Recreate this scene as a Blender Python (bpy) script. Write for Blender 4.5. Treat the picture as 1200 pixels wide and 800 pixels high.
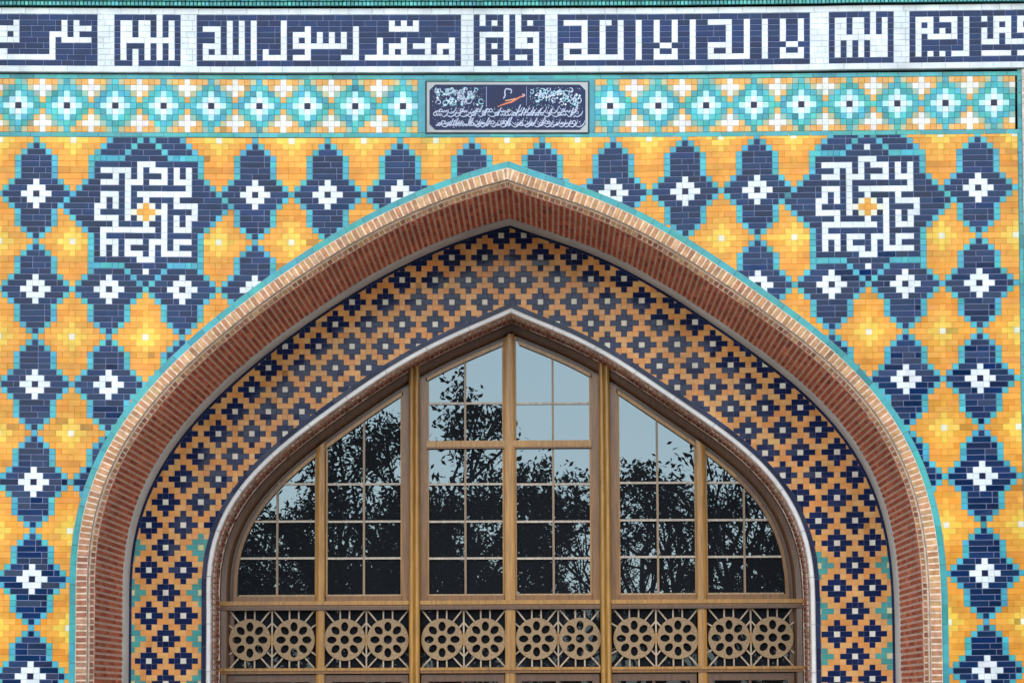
import bpy, math, random
import numpy as np
from mathutils import Matrix, Vector

random.seed(7)
for o in list(bpy.data.objects):
    bpy.data.objects.remove(o, do_unlink=True)
scene = bpy.context.scene
COL = scene.collection

# ------------------------------------------------------------------ camera
F_PX = 3800.0                    # focal length in units of a 1200 px wide frame
D = 26.6                         # metres from lens to facade plane
PITCH = math.atan(420 / F_PX)
YAW = math.atan(44 / F_PX)
ROLL = math.radians(-0.25)
CAM = Vector((0.336, -D, 1.65))
RM = Matrix.Rotation(YAW, 3, 'Z') @ Matrix.Rotation(math.pi / 2 + PITCH, 3, 'X') @ Matrix.Rotation(ROLL, 3, 'Z')
cd = bpy.data.cameras.new('camera')
cam = bpy.data.objects.new('camera', cd)
COL.objects.link(cam)
cam.matrix_world = Matrix.Translation(CAM) @ RM.to_4x4()
cd.sensor_fit = 'HORIZONTAL'
cd.sensor_width = 36.0
cd.lens = F_PX / 1200 * 36.0
cd.clip_start = 0.5
cd.clip_end = 5000
scene.camera = cam

# ------------------------------------------------------------------ light
SUN_EL, SUN_AZ = math.radians(10), math.radians(183)     # azimuth measured clockwise from +Y
w = bpy.data.worlds.new('World')
scene.world = w
w.use_nodes = True
nt = w.node_tree
sky = nt.nodes.new('ShaderNodeTexSky')
sky.sky_type = 'NISHITA'
sky.sun_disc = False
sky.sun_elevation = SUN_EL
sky.sun_rotation = SUN_AZ
sky.air_density = 1.0
sky.dust_density = 0.0
sky.ozone_density = 2.5
nt.links.new(sky.outputs[0], nt.nodes['Background'].inputs[0])
nt.nodes['Background'].inputs[1].default_value = 0.06
sd = bpy.data.lights.new('sun', 'SUN')
sd.energy = 1.5
sd.angle = math.radians(76)
sd.color = (0.95, 0.98, 1.0)
sun = bpy.data.objects.new('sun', sd)
COL.objects.link(sun)
sdir = Vector((math.sin(SUN_AZ) * math.cos(SUN_EL), math.cos(SUN_AZ) * math.cos(SUN_EL), math.sin(SUN_EL)))
sun.rotation_euler = sdir.to_track_quat('Z', 'Y').to_euler()
sun.location = (0, -30, 30)
vs = scene.view_settings
vs.view_transform = 'Standard'
vs.look = 'None'
vs.gamma = 1.0
vs.use_curve_mapping = False
vs.exposure = 1.68

# ------------------------------------------------------------------ measuring helpers
def unproj(px, py, y):
    """point on the vertical plane at depth y seen at photo position (1200 x 800)"""
    d = RM @ Vector(((px - 600) / F_PX, (400 - py) / F_PX, -1.0))
    t = (y - CAM.y) / d.y
    p = CAM + d * t
    return (p.x, p.z)

Y_FACE, Y_TYMP, Y_WIN = 0.0, 2.19, 2.74
S0 = 0.007                       # metres per photo pixel on the facade plane
S1 = S0 * (D + Y_TYMP) / D
S2 = S0 * (D + Y_WIN) / D

def itp(x, xs, ys):
    if x <= xs[0]:
        return ys[0] + (x - xs[0]) * (ys[1] - ys[0]) / (xs[1] - xs[0])
    if x >= xs[-1]:
        return ys[-1] + (x - xs[-1]) * (ys[-1] - ys[-2]) / (xs[-1] - xs[-2])
    return float(np.interp(x, xs, ys))

# ------------------------------------------------------------------ scene-tree helpers
def tag(o, label=None, cat=None, group=None, kind=None):
    if label: o['label'] = label
    if cat: o['category'] = cat
    if group: o['group'] = group
    if kind: o['kind'] = kind
    return o

def empty(name, loc=(0, 0, 0)):
    o = bpy.data.objects.new(name, None)
    COL.objects.link(o)
    o.location = loc
    o.empty_display_size = 0.3
    return o

class MB:
    """collects faces with a colour (alpha = roughness) per vertex"""
    def __init__(s):
        s.v, s.f, s.c = [], [], []
    def quad(s, pts, col):
        n = len(s.v)
        s.v += [tuple(p) for p in pts]
        s.c += [col] * len(pts)
        s.f.append(tuple(range(n, n + len(pts))))
    def box(s, x0, x1, y0, y1, z0, z1, col=(1, 1, 1, .5)):
        n = len(s.v)
        s.v += [(x0, y0, z0), (x1, y0, z0), (x1, y1, z0), (x0, y1, z0), (x0, y0, z1), (x1, y0, z1), (x1, y1, z1), (x0, y1, z1)]
        s.c += [col] * 8
        for f in ((0, 1, 5, 4), (1, 2, 6, 5), (2, 3, 7, 6), (3, 0, 4, 7), (4, 5, 6, 7), (3, 2, 1, 0)):
            s.f.append(tuple(n + i for i in f))
    def prism(s, poly, y0, y1, col=(1, 1, 1, .5)):
        """polygon in (x, z), extruded from y0 (front) to y1"""
        n, k = len(s.v), len(poly)
        s.v += [(p[0], y0, p[1]) for p in poly] + [(p[0], y1, p[1]) for p in poly]
        s.c += [col] * (2 * k)
        s.f.append(tuple(range(n, n + k)))
        s.f.append(tuple(range(n + 2 * k - 1, n + k - 1, -1)))
        for i in range(k):
            j = (i + 1) % k
            s.f.append((n + i, n + k + i, n + k + j, n + j))
    def tile(s, P, nrm, gap, h, col, tilt=0.0, side=None, back=None):
        """a raised tile on the patch P (4 corners, anticlockwise seen from outside), with its bed of grout"""
        P = [np.array(p, float) for p in P]
        nrm = np.array(nrm, float)
        e1 = P[1] - P[0]; e2 = P[3] - P[0]
        l1 = max(1e-6, np.linalg.norm(e1)); l2 = max(1e-6, np.linalg.norm(e2))
        ga, gb_ = gap if isinstance(gap, tuple) else (gap, gap)
        g1 = min(.3, ga / l1); g2 = min(.3, gb_ / l2)
        def at(u, v):
            return (P[0] * (1 - u) * (1 - v) + P[1] * u * (1 - v) + P[2] * u * v + P[3] * (1 - u) * v)
        b = [at(g1, g2), at(1 - g1, g2), at(1 - g1, 1 - g2), at(g1, 1 - g2)]
        i1 = min(.35, (ga + .0018) / l1); i2 = min(.35, (gb_ + .0018) / l2)
        t = [at(i1, i2), at(1 - i1, i2), at(1 - i1, 1 - i2), at(i1, 1 - i2)]
        sh = (e1 / l1) * random.gauss(0, .0005) + (e2 / l2) * random.gauss(0, .0005)
        t = [p + sh for p in t]
        if random.random() < .014 and col[2] < .5:
            kk = random.choice((.6, .72, 1.2)); col = tuple(min(.9, v * kk) for v in col[:3]) + (col[3],)
        ta, tb = random.gauss(0, tilt), random.gauss(0, tilt)
        hh = [h + sx * ta * l1 / 2 + sy * tb * l2 / 2 for sx, sy in ((-1, -1), (1, -1), (1, 1), (-1, 1))]
        t = [p + nrm * max(.0015, q) for p, q in zip(t, hh)]
        n = len(s.v)
        s.v += [tuple(p) for p in b] + [tuple(p) for p in t]
        s.c += [side or col] * 4 + [col] * 4
        s.f.append((n + 4, n + 5, n + 6, n + 7))
        for i in range(4):
            j = (i + 1) % 4
            s.f.append((n + i, n + j, n + 4 + j, n + 4 + i))
        if back:
            s.quad(P, back)
    def sweep(s, curve, profile, ylist=None, col=(1, 1, 1, .5), s0=None, s1=None):
        """profile [(offset, y)] carried along the whole curve"""
        ss = [q for q in curve.knots() if (s0 is None or q >= s0) and (s1 is None or q <= s1)]
        n, k = len(s.v), len(profile)
        for q in ss:
            for off, y in profile:
                x, z = curve.at(q, off)
                s.v.append((x, y, z))
        s.c += [col] * (len(ss) * k)
        for a in range(len(ss) - 1):
            for b in range(k - 1):
                s.f.append((n + a * k + b, n + (a + 1) * k + b, n + (a + 1) * k + b + 1, n + a * k + b + 1))
    def build(s, name, mat, parent=None, smooth=False):
        me = bpy.data.meshes.new(name)
        me.from_pydata(s.v, [], s.f)
        at = me.color_attributes.new('Col', 'FLOAT_COLOR', 'POINT')
        arr = np.array(s.c, dtype=np.float32).reshape(-1)
        at.data.foreach_set('color', arr)
        me.materials.append(mat)
        if smooth:
            me.polygons.foreach_set('use_smooth', [True] * len(me.polygons))
        me.update()
        o = bpy.data.objects.new(name, me)
        COL.objects.link(o)
        if parent:
            o.parent = parent
            o.matrix_parent_inverse = Matrix.Identity(4)
            o.location = -parent_loc(parent)
        return o

def parent_loc(p):
    v = Vector(p.location)
    while p.parent:
        p = p.parent
        v = v + Vector(p.location)
    return v

def jit(c, a=.12, hue=.04, rough=None):
    k = 1 + random.uniform(-a, a)
    return tuple(max(0.004, min(.9, v * k * (1 + random.uniform(-hue, hue)))) for v in c[:3]) + ((c[3] if len(c) > 3 else .25) if rough is None else rough,)

# ------------------------------------------------------------------ materials
def newmat(name):
    m = bpy.data.materials.new(name)
    m.use_nodes = True
    t = m.node_tree
    return m, t, t.nodes['Principled BSDF']

def attr_mat(name, noise_scale=14, amt=.22, bump=.15, bump_scale=60, ior=1.55, bump_d=.002, grain=(1, 1, 1)):
    m, t, b = newmat(name)
    a = t.nodes.new('ShaderNodeAttribute'); a.attribute_name = 'Col'
    tc = t.nodes.new('ShaderNodeTexCoord')
    mp = t.nodes.new('ShaderNodeMapping'); mp.inputs['Scale'].default_value = grain
    t.links.new(tc.outputs['Object'], mp.inputs[0])
    n = t.nodes.new('ShaderNodeTexNoise'); n.inputs['Scale'].default_value = noise_scale
    n.inputs['Detail'].default_value = 6
    t.links.new(mp.outputs[0], n.inputs['Vector'])
    r = t.nodes.new('ShaderNodeMapRange')
    r.inputs['From Min'].default_value = .25; r.inputs['From Max'].default_value = .75
    r.inputs['To Min'].default_value = 1 - amt; r.inputs['To Max'].default_value = 1 + amt
    t.links.new(n.outputs['Fac'], r.inputs['Value'])
    mx = t.nodes.new('ShaderNodeMix'); mx.data_type = 'RGBA'; mx.blend_type = 'MULTIPLY'
    mx.inputs[0].default_value = 1
    t.links.new(a.outputs['Color'], mx.inputs[6])
    nb = t.nodes.new('ShaderNodeTexNoise'); nb.inputs['Scale'].default_value = 1.1; nb.inputs['Detail'].default_value = 5
    mp2 = t.nodes.new('ShaderNodeMapping'); mp2.inputs['Scale'].default_value = (1.7, 1, .35)
    t.links.new(tc.outputs['Object'], mp2.inputs[0]); t.links.new(mp2.outputs[0], nb.inputs['Vector'])
    rb = t.nodes.new('ShaderNodeMapRange')
    rb.inputs['From Min'].default_value = .3; rb.inputs['From Max'].default_value = .7
    rb.inputs['To Min'].default_value = .82; rb.inputs['To Max'].default_value = 1.08
    t.links.new(nb.outputs['Fac'], rb.inputs['Value'])
    mu = t.nodes.new('ShaderNodeMath'); mu.operation = 'MULTIPLY'
    t.links.new(r.outputs[0], mu.inputs[0]); t.links.new(rb.outputs[0], mu.inputs[1])
    t.links.new(mu.outputs[0], mx.inputs[7])
    t.links.new(mx.outputs[2], b.inputs['Base Color'])
    t.links.new(a.outputs['Alpha'], b.inputs['Roughness'])
    b.inputs['IOR'].default_value = ior
    n2 = t.nodes.new('ShaderNodeTexNoise'); n2.inputs['Scale'].default_value = bump_scale
    n2.inputs['Detail'].default_value = 4
    t.links.new(mp.outputs[0], n2.inputs['Vector'])
    bp = t.nodes.new('ShaderNodeBump'); bp.inputs['Strength'].default_value = bump
    bp.inputs['Distance'].default_value = bump_d
    t.links.new(n2.outputs['Fac'], bp.inputs['Height'])
    t.links.new(bp.outputs[0], b.inputs['Normal'])
    return m

M_TILE = attr_mat('glazed_tile', 9, .16, .07, 45, 1.52)
M_TILE.node_tree.nodes['Principled BSDF'].inputs['Specular IOR Level'].default_value = .14
M_BRICK = attr_mat('fired_brick', 22, .3, .6, 70, 1.4, .004)
M_STONE = attr_mat('pale_stone', 6, .12, .3, 50, 1.45)
M_WOOD = attr_mat('varnished_wood', 9, .35, .3, 30, 1.5, .002, (6, 6, .5))
M_PAVE = attr_mat('paving_stone', .8, .2, .4, 8, 1.4, .01)
M_LEAF = attr_mat('leaf', 3, .3, 0, 20, 1.4)
M_BARK = attr_mat('bark', 8, .3, .8, 20, 1.4, .02, (1, 1, .3))

def glass_mat():
    m, t, b = newmat('coated_glass')
    b.inputs['Base Color'].default_value = (.012, .013, .016, 1)
    b.inputs['Roughness'].default_value = .0
    b.inputs['IOR'].default_value = 1.9
    b.inputs['Specular Tint'].default_value = (.70, .88, 1.0, 1)
    return m
M_GLASS = glass_mat()
M_GLASS2 = M_GLASS.copy(); M_GLASS2.name = 'plain_glass'
M_GLASS2.node_tree.nodes['Principled BSDF'].inputs['IOR'].default_value = 1.32

# palette: linear albedo + roughness
NAVY = (.004, .023, .080, .12)
INK = (.012, .016, .05, .14)
WHITE = (.78, .80, .80, .14)
WCYAN = (.46, .76, .80, .14)
TEAL = (.075, .40, .46, .13)
TEALD = (.07, .33, .34, .22)
CREAM = (.80, .76, .56, .15)
YELL = (.88, .55, .085, .16)
ORNG = (.80, .36, .055, .16)
GROUT = (.20, .22, .36, .8)
GROUT_T = (.34, .46, .48, .8)

# ------------------------------------------------------------------ arch curves
class Curve:
    """arch line: bottom left -> apex -> bottom right, in (x, z); offset > 0 is inwards"""
    def __init__(s, L, R, ys, y, zbot, n=110, deg=7):
        cx = .5 * (unproj(L[-1][0], ys, y)[0] + unproj(R[-1][0], ys, y)[0])
        zs = unproj(.5 * (L[-1][0] + R[-1][0]), ys, y)[1]
        ax, az = unproj(*L[0], y)
        def side(P, sg):
            th, r = [], []
            for px, py in P:
                x, z = unproj(px, py, y)
                th.append(math.atan2(z - zs, sg * (x - cx))); r.append(math.hypot(x - cx, z - zs))
            th, r = np.array(th), np.array(r)
            A = np.stack([np.ones_like(th)] + [th ** k for k in range(2, deg + 1)], 1)
            wgt = np.ones(len(th)); wgt[0] = 8; wgt[-1] = 4
            co = np.linalg.lstsq(A * wgt[:, None], r * wgt, rcond=None)[0]
            tmax = math.atan2(az - zs, sg * (ax - cx))
            out = []
            for t in np.linspace(0, tmax, n):
                rr = co[0] + sum(co[k - 1] * t ** k for k in range(2, deg + 1))
                out.append((cx + sg * rr * math.cos(t), zs + rr * math.sin(t)))
            bot = [(out[0][0], z) for z in np.linspace(zbot, zs, 10)[:-1]]
            return bot + out
        l = side(L, -1); r = side(R, 1)
        apex = (.5 * (l[-1][0] + r[-1][0]), .5 * (l[-1][1] + r[-1][1]))
        pts = l[:-1] + [apex] + r[:-1][::-1]
        s.p = np.array(pts)
        s._finish(len(l) - 1)
    def _finish(s, ia):
        d = np.diff(s.p, axis=0)
        ln = np.hypot(d[:, 0], d[:, 1])
        s.s = np.concatenate([[0], np.cumsum(ln)])
        s.s -= s.s[ia]                      # s = 0 at the apex
        t = d / ln[:, None]
        nn = np.stack([t[:, 1], -t[:, 0]], 1)      # right of travel = inwards
        n = np.zeros_like(s.p)
        n[0], n[-1] = nn[0], nn[-1]
        for i in range(1, len(s.p) - 1):
            m = nn[i - 1] + nn[i]; m /= np.linalg.norm(m)
            n[i] = m / max(.4, float(np.dot(m, nn[i])))
        s.n = n
        s.ia = ia
    def shifted(s, off):
        c = Curve.__new__(Curve)
        c.p = s.p + s.n * off
        c._finish(s.ia)
        return c
    def knots(s):
        return list(s.s)
    def at(s, q, off=0.0):
        x = np.interp(q, s.s, s.p[:, 0]) + off * np.interp(q, s.s, s.n[:, 0])
        z = np.interp(q, s.s, s.p[:, 1]) + off * np.interp(q, s.s, s.n[:, 1])
        return float(x), float(z)
    def dist(s, x, z):
        """signed distance, positive inside the arch"""
        a = s.p[:-1]; b = s.p[1:]
        ab = b - a; ap = np.array([x, z]) - a
        t = np.clip((ap * ab).sum(1) / (ab * ab).sum(1), 0, 1)
        q = a + ab * t[:, None]
        dd = np.hypot(x - q[:, 0], z - q[:, 1])
        k = int(np.argmin(dd))
        poly = s.p
        ins = False
        xs, zs = poly[:, 0], poly[:, 1]
        j = len(poly) - 1
        c = ((zs > z) != (np.roll(zs, 1) > z))
        xi = (np.roll(xs, 1) - xs) * (z - zs) / (np.roll(zs, 1) - zs + 1e-12) + xs
        ins = bool((c & (x < xi)).sum() % 2)
        return dd[k] if ins else -dd[k]
    def ztop(s, x):
        """height of the arch over x"""
        p = s.p; best = None
        for i in range(len(p) - 1):
            x0, x1 = p[i][0], p[i + 1][0]
            if (x0 - x) * (x1 - x) <= 0 and abs(x1 - x0) > 1e-9:
                z = p[i][1] + (p[i + 1][1] - p[i][1]) * (x - x0) / (x1 - x0)
                best = z if best is None else max(best, z)
        return best
    def xside(s, z, sg):
        p = s.p; rng = range(0, s.ia) if sg < 0 else range(s.ia, len(p) - 1)
        best = None
        for i in rng:
            z0, z1 = p[i][1], p[i + 1][1]
            if (z0 - z) * (z1 - z) <= 0 and abs(z1 - z0) > 1e-9:
                best = p[i][0] + (p[i + 1][0] - p[i][0]) * (z - z0) / (z1 - z0)
        return best

OL = [(595.5, 197.2), (547.5, 211.6), (517.5, 220.6), (476.2, 237.8), (435, 258.4), (420, 266.9), (380, 290.5), (328.7, 323.2),
      (294.4, 348), (271, 367.2), (246.2, 386.4), (202.2, 427), (177, 456), (156, 481.6), (131.2, 514.6), (112.7, 555), (101.6, 589.9),
      (95.4, 616), (92, 646.2), (89.2, 720)]
OR = [(595.5, 197.2), (643.7, 214.5), (680, 226.1), (721, 243.5), (762.5, 262.5), (805, 287.5), (831.2, 306), (841.2, 312), (882.5, 341),
      (911, 359.5), (941.2, 383), (971.5, 406.4), (996.2, 428.4), (1017, 454), (1038.7, 478.9), (1058, 510.5), (1071.7, 540.7), (1076, 554),
      (1088, 585.7), (1097.6, 618.7), (1101.7, 654.5), (1103, 720)]
WL = [(599, 360.6), (510, 400.3), (455, 431.2), (405, 464), (341.2, 510.9), (305, 545.5), (278, 573), (257.5, 607.4), (246.5, 648.6), (241.7, 720)]
WR = [(599, 360.6), (668.2, 390), (728.7, 423), (780, 456), (824, 487), (876.8, 526), (911, 562.5), (926.2, 583.4), (942.7, 617.7),
      (951, 648), (952.6, 667.2), (955.8, 720)]
ARCH = Curve(OL, OR, 720, Y_FACE, 0.0)
WARCH = Curve(WL, WR, 720, Y_TYMP, 0.0)
SOFF = ARCH.shifted(20 * S0)        # front edge of the brick soffit, swept straight back
REVEAL = WARCH.shifted(7.6 * S1)      # edge of the window reveal, swept straight back

facade = empty('tiled_facade', (0, 0, 0))
tag(facade, 'mosaic tiled facade wall with a tall pointed brick arch and blue inscription band', 'facade')

def face_pt(px, py, y=Y_FACE):
    x, z = unproj(px, py, y)
    return (x, y, z)

FN = (0, -1, 0)
TILT = .013
WG = (.62, .66, .68, .8)

# ------------------------------------------------------------------ spandrel mosaic
XI = [0, 1, 2, 3, 4, 5, 6, 7, 8, 9, 10, 11, 12, 13]
X0 = [42.5, 128.5, 214.2, 299, 384, 468.9, 553.2, 635.6, 718.8, 803, 887.3, 973.6, 1059.6, 1146.3]
DEL = [-7 + 18 * i / 13 for i in XI]
FJ = [0, .13, .22, .45, .72, 1.0]
YL = [227, 338.5, 450, 564.5, 678.3, 792]
DYI = [0, 3, 5, 8, 9, 10, 11, 12, 13]
DYV = [0, 1.6, 1.2, -.5, -2.6, -4.4, -5.2, -6, -7]
def lat(c, r):
    i = c / 12; j = r / 16
    f = itp(j, [0, 1, 2, 3, 4, 5], FJ)
    yy = 227 + r * 7.0 if r < 0 else itp(j, [0, 1, 2, 3, 4, 5], YL)
    return itp(i, XI, X0) + f * itp(i, XI, DEL), yy + itp(i, DYI, DYV)

OVER = {
 -12: (-6, 'tNNNNtNtNNNNt'), -11: (-7, 'tNNNNtNNNtNNNNt'), -10: (-8, 'tNNNNtNNNNNtNNNNt'), -9: (-9, 'ttttttNNNNNNNtttttt'),
 -8: (-9, 'tNNNNNNNwwwNNNNNNNt'), -7: (-9, 'tNwwwwwNwNwwwNwNwNt'), -6: (-9, 'tNNNwNwNwNNNwNwNwNt'), -5: (-10, 'tNNwwwNwwwNwwwNwwwNNt'),
 -4: (-11, 'tNNNNNNNwNNNNNNNNNwNNNt'), -3: (-12, 'tNNNNwwwNwNwwwwwwwwwNNNNt'), -2: (-13, 'tNNNNNwNwNwNNwNNNNwNNNNNNNt'),
 -1: (-14, 'tNNNNNwwNwNwNcocNwNwwwwNNNNNt'), 0: (-13, 'tNNNNwNNNNwcooocwNNNNwNNNNt'), 1: (-12, 'tNNNwwwwNwNcocNwNwNwwNNNt'),
 2: (-11, 'tNNNNNwNNNNwNNwNwNwNNNt'), 3: (-10, 'tNNwwwwwwwwwNwNwwwNNt'), 4: (-9, 'tNwNNNNNNNNNwNNNNNt'), 5: (-9, 'tNwwwNwwwNwwwNwwwNt'),
 6: (-9, 'tNwNwNwNNNwNwNwNNNt'), 7: (-9, 'tNwNwNwwwNwNwwwwwNt'), 8: (-9, 'tNNNNNNNwwwNNNNNNNt'), 9: (-9, 'ttttttNNNNNNNtttttt'),
 10: (-2, 'NNwNN'), 11: (-1, 'NNN'), 12: (0, 'N')}
WID = [5, 4, 3, 2, 2, 2, 1, 0]
def cell(c, r):
    """code of the field cell and which part it belongs to"""
    for mc in (18, 138):
        C, R = c - mc, r - 3
        if R in OVER:
            st, tx = OVER[R]
            if st <= C < st + len(tx):
                ch = tx[C - st]
                if mc == 138 and R == -10 and C == 0: ch = 'w'
                return ch, (1 if mc == 18 else 2)
    rr = r + 1 if r <= -4 else r
    i0, j0 = c // 12, rr // 16
    for i in (i0, i0 + 1):
        for j in (j0, j0 + 1):
            if i in (1, 2, 11, 12) and j == 0: continue
            if rr < -8: continue
            dx, dy = abs(c - 12 * i), abs(rr - 16 * j)
            if dy <= 7:
                if dx + dy == 0: return 'd', 0
                if dx + dy <= 2: return 'w', 0
                if dx <= WID[dy]: return 'N', 0
                if dx == WID[dy] + 1: return 't', 0
            elif dy == 8 and dx == 0: return 't', 0
    sx = abs((c - 6 + 6) % 12 - 6); sy = abs((rr - 8 + 8) % 16 - 8)
    if sx + sy == 0: return 'c', 0
    if sx + sy <= 2: return 'y', 0
    return ('p' if sx + sy <= 4 else 'O'), 0

CODE = {'N': NAVY, 'w': WHITE, 't': TEAL, 'c': CREAM, 'o': ORNG, 'O': ORNG, 'p': ORNG, 'y': YELL, 'd': INK}
RUN = {'N': (2, 4), 'w': (1, 3), 't': (1, 2), 'c': (1, 1), 'o': (1, 1), 'O': (2, 4), 'p': (2, 3), 'y': (1, 2), 'd': (1, 1)}
def colour(ch, rowk=1.0):
    if ch == 'p':
        return jit((.84 * rowk, .385 * rowk, .058 * rowk, .17), .045, .03)
    if ch == 'O':
        t = random.random()
        base = [(.81, .33, .045), (.82, .36, .055), (.79, .30, .038), (.81, .32, .055)][int(t * 4)]
        return jit(tuple(v * rowk for v in base) + (.17,), .045, .03)
    if ch == 'N':
        return jit(NAVY, .35, .12, random.choice((.05, .07, .1, .16)))
    if ch == 't':
        return jit(TEAL, .14, .12)
    return jit(CODE[ch], .06, .03)

STRIP_W = 8 * S0
parts = [MB(), MB(), MB()]
C_LO, C_HI, R_LO, R_HI = -6, 162, -9, 92
for r in range(R_LO, R_HI + 1):
    rowk = random.choice((1, 1, 1.04, .97, .9)) * random.uniform(.95, 1.04)
    run = []
    def flush():
        if not run: return
        c0, c1, ch, pi = run[0][0], run[-1][0], run[0][1], run[0][2]
        P = [face_pt(*lat(c0 - .5, r + .5)), face_pt(*lat(c1 + .5, r + .5)), face_pt(*lat(c1 + .5, r - .5)), face_pt(*lat(c0 - .5, r - .5))]
        gap = .0028 if ch == 'N' else (.0007 if ch in 'wd' else (.0003, .0006))
        col = colour(ch, rowk)
        parts[pi].tile(P, FN, gap, .005 if ch in 'Nwtd' else .003, col, TILT, None, GROUT if ch in 'Nd' else (WG if ch == 'w' else tuple(v * .88 for v in col[:3]) + (.8,)))
        run.clear()
    want = 0
    for c in range(C_LO, C_HI + 1):
        ch, pi = cell(c, r)
        x, z = unproj(*lat(c, r), Y_FACE)
        dd = ARCH.dist(x, z)
        keep = dd < -STRIP_W / 2 + 2.5 * S0
        if run and (not keep or ch != run[0][1] or pi != run[0][2] or len(run) >= want):
            flush()
        if keep:
            if not run: want = random.randint(*RUN[ch])
            run.append((c, ch, pi))
    flush()
parts[0].build('spandrel_mosaic', M_TILE, facade)
o = parts[1].build('kufic_medallion', M_TILE, facade); o['label'] = 'square white kufic lettering medallion in the left spandrel'
o = parts[2].build('kufic_medallion', M_TILE, facade); o['label'] = 'square white kufic lettering medallion in the right spandrel'

# ------------------------------------------------------------------ inscription band
TX = [0, 260, 600, 780, 949, 1000, 1066, 1200]
TY = [0, 1.2, .8, .2, -1.6, -2.7, -3.2, -4.8]
def bandy(x, y): return y + itp(x, TX, TY)
PANELS = [
 (-5.3, 114.3, ['#################', '###.#######.#.###', '....#######.#...#', '..#.#####...#.###', '....#####.#.....#', '#########.#######',
                '..#######.#######', '..........#######', '#################']),
 (134.1, 211.7, ['#######.###', '#..#..#.#.#', '#..#..#.#.#', '#..#..#.#.#', '#.........#', '#.###.#.#.#', '#.#.#.#.#.#', '#.#.#.#.#.#', '###.#######']),
 (230.6, 540.2, None),
 (555.1, 638.7, ['#.###.#.####', '#.#.#.#.#.##', '#####.#.####', '#.....#....#', '#.###.#..#.#', '#.#.#.#....#', '#.###.####.#', '#.#.#.#..#.#', '###.######.#']),
 (653.4, 949.1, None),
 (971.3, 1047.2, ['#######.###', '#..#..#.#.#', '#..#..#.#.#', '#..#..#.#.#', '#.........#', '#.#.#.#...#', '#.#.#.#...#', '#.#.#.#...#', '###########']),
 (1065.8, 1220.0, ['######################', '#...#...#.##.#...#...#', '#.#.###.#.####.#.#.#.#', '#...#.#.#.##.#...#...#', '#.#.....#.##.#.#.#####',
                 '#.#######.##...#.....#', '#.#######.############', '#.#.#.#...##.....#...#', '######################'])]
def grid(n):
    return [['#'] * n for _ in range(9)]
def put(g, row, *spans):
    for a, b in spans:
        for k in range(a, b + 1): g[row][k] = '.'
g = grid(44)
put(g, 1, (5, 5), (7, 7), (9, 9), (14, 14), (32, 32), (34, 34), (36, 36))
put(g, 2, (1, 3), (5, 5), (7, 7), (9, 9), (14, 14), (18, 18), (26, 26), (32, 36))
put(g, 3, (3, 3), (5, 5), (7, 7), (9, 9), (14, 14), (16, 18), (20, 20), (22, 22), (24, 24), (26, 26))
put(g, 4, (3, 3), (5, 5), (7, 7), (9, 9), (14, 14), (16, 16), (18, 18), (20, 20), (22, 22), (24, 24), (26, 26), (30, 30), (34, 34), (38, 38), (42, 42))
put(g, 5, (1, 3), (5, 5), (7, 7), (9, 9), (14, 14), (16, 24), (26, 26), (30, 30), (32, 34), (36, 38), (40, 42))
put(g, 6, (1, 1), (3, 3), (5, 5), (7, 7), (9, 9), (11, 11), (14, 14), (18, 18), (26, 26), (30, 30), (32, 32), (34, 34), (38, 38), (40, 40), (42, 42))
put(g, 7, (1, 7), (9, 9), (11, 14), (16, 18), (24, 26), (28, 42))
G3 = [''.join(q) for q in g]
g = grid(42)
for row in (1, 2, 3, 4): put(g, row, (4, 4), (7, 7), (10, 10), (13, 13), (16, 16), (19, 19), (22, 22), (28, 28), (31, 31), (34, 34), (37, 37), (40, 40))
put(g, 1, (1, 4), (8, 8), (25, 28))
put(g, 5, (1, 4), (7, 7), (10, 10), (13, 13), (17, 18), (22, 22), (25, 28), (31, 31), (34, 34), (38, 39))
put(g, 6, (1, 1), (4, 4), (7, 7), (10, 10), (13, 13), (16, 16), (19, 19), (22, 22), (25, 25), (28, 28), (31, 31), (34, 34), (37, 37), (40, 40))
put(g, 7, (1, 10), (13, 13), (16, 19), (22, 22), (25, 31), (34, 34), (37, 40))
G5 = [''.join(q) for q in g]
band = MB()
Y_BAND = -.05
WG = (.62, .66, .68, .8)
def strip_tiles(mb, x0, x1, ya, yb, yfun, col_fn, lens, depth, gap=.0016, h=.006, back=WG, tilt=TILT):
    x = x0
    while x < x1 - .01:
        n = min(x1, x + random.choice(lens))
        if x1 - n < 2: n = x1
        P = [face_pt(x, yfun(x, yb), depth), face_pt(n, yfun(n, yb), depth), face_pt(n, yfun(n, ya), depth), face_pt(x, yfun(x, ya), depth)]
        mb.tile(P, FN, gap, h, col_fn(), tilt, None, back)
        x = n
wcol = lambda: jit((.72, .75, .75, .16), .05, .02)
strip_tiles(band, -40, 1240, 9.2, 16.7, bandy, wcol, (21, 28, 28, 14), Y_BAND)
strip_tiles(band, -40, 1240, 77.0, 84.2, bandy, wcol, (21, 28, 28, 14), Y_BAND)
edges = [-40] + [e for p in PANELS for e in p[:2]] + [1240]
for k in range(0, len(edges), 2):
    a, b = edges[k], edges[k + 1]
    for q in range(9):
        ya, yb = 16.7 + q * 6.7, 16.7 + (q + 1) * 6.7
        strip_tiles(band, a, b, ya, yb, bandy, wcol, (7, 14, 9), Y_BAND, .0012)
for x0, x1, ya, yb in ((-40, 1240, 9.2, 84.2),):             # underside and top of the projecting band
    n = 40
    for k in range(n):
        a = x0 + (x1 - x0) * k / n; b = x0 + (x1 - x0) * (k + 1) / n
        for yy in (ya, yb):
            A = face_pt(a, bandy(a, yy), Y_BAND); B = face_pt(b, bandy(b, yy), Y_BAND)
            band.quad([A, B, (B[0], .03, B[2]), (A[0], .03, A[2])], WG)
bo = band.build('inscription_band', M_TILE, facade)
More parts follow.
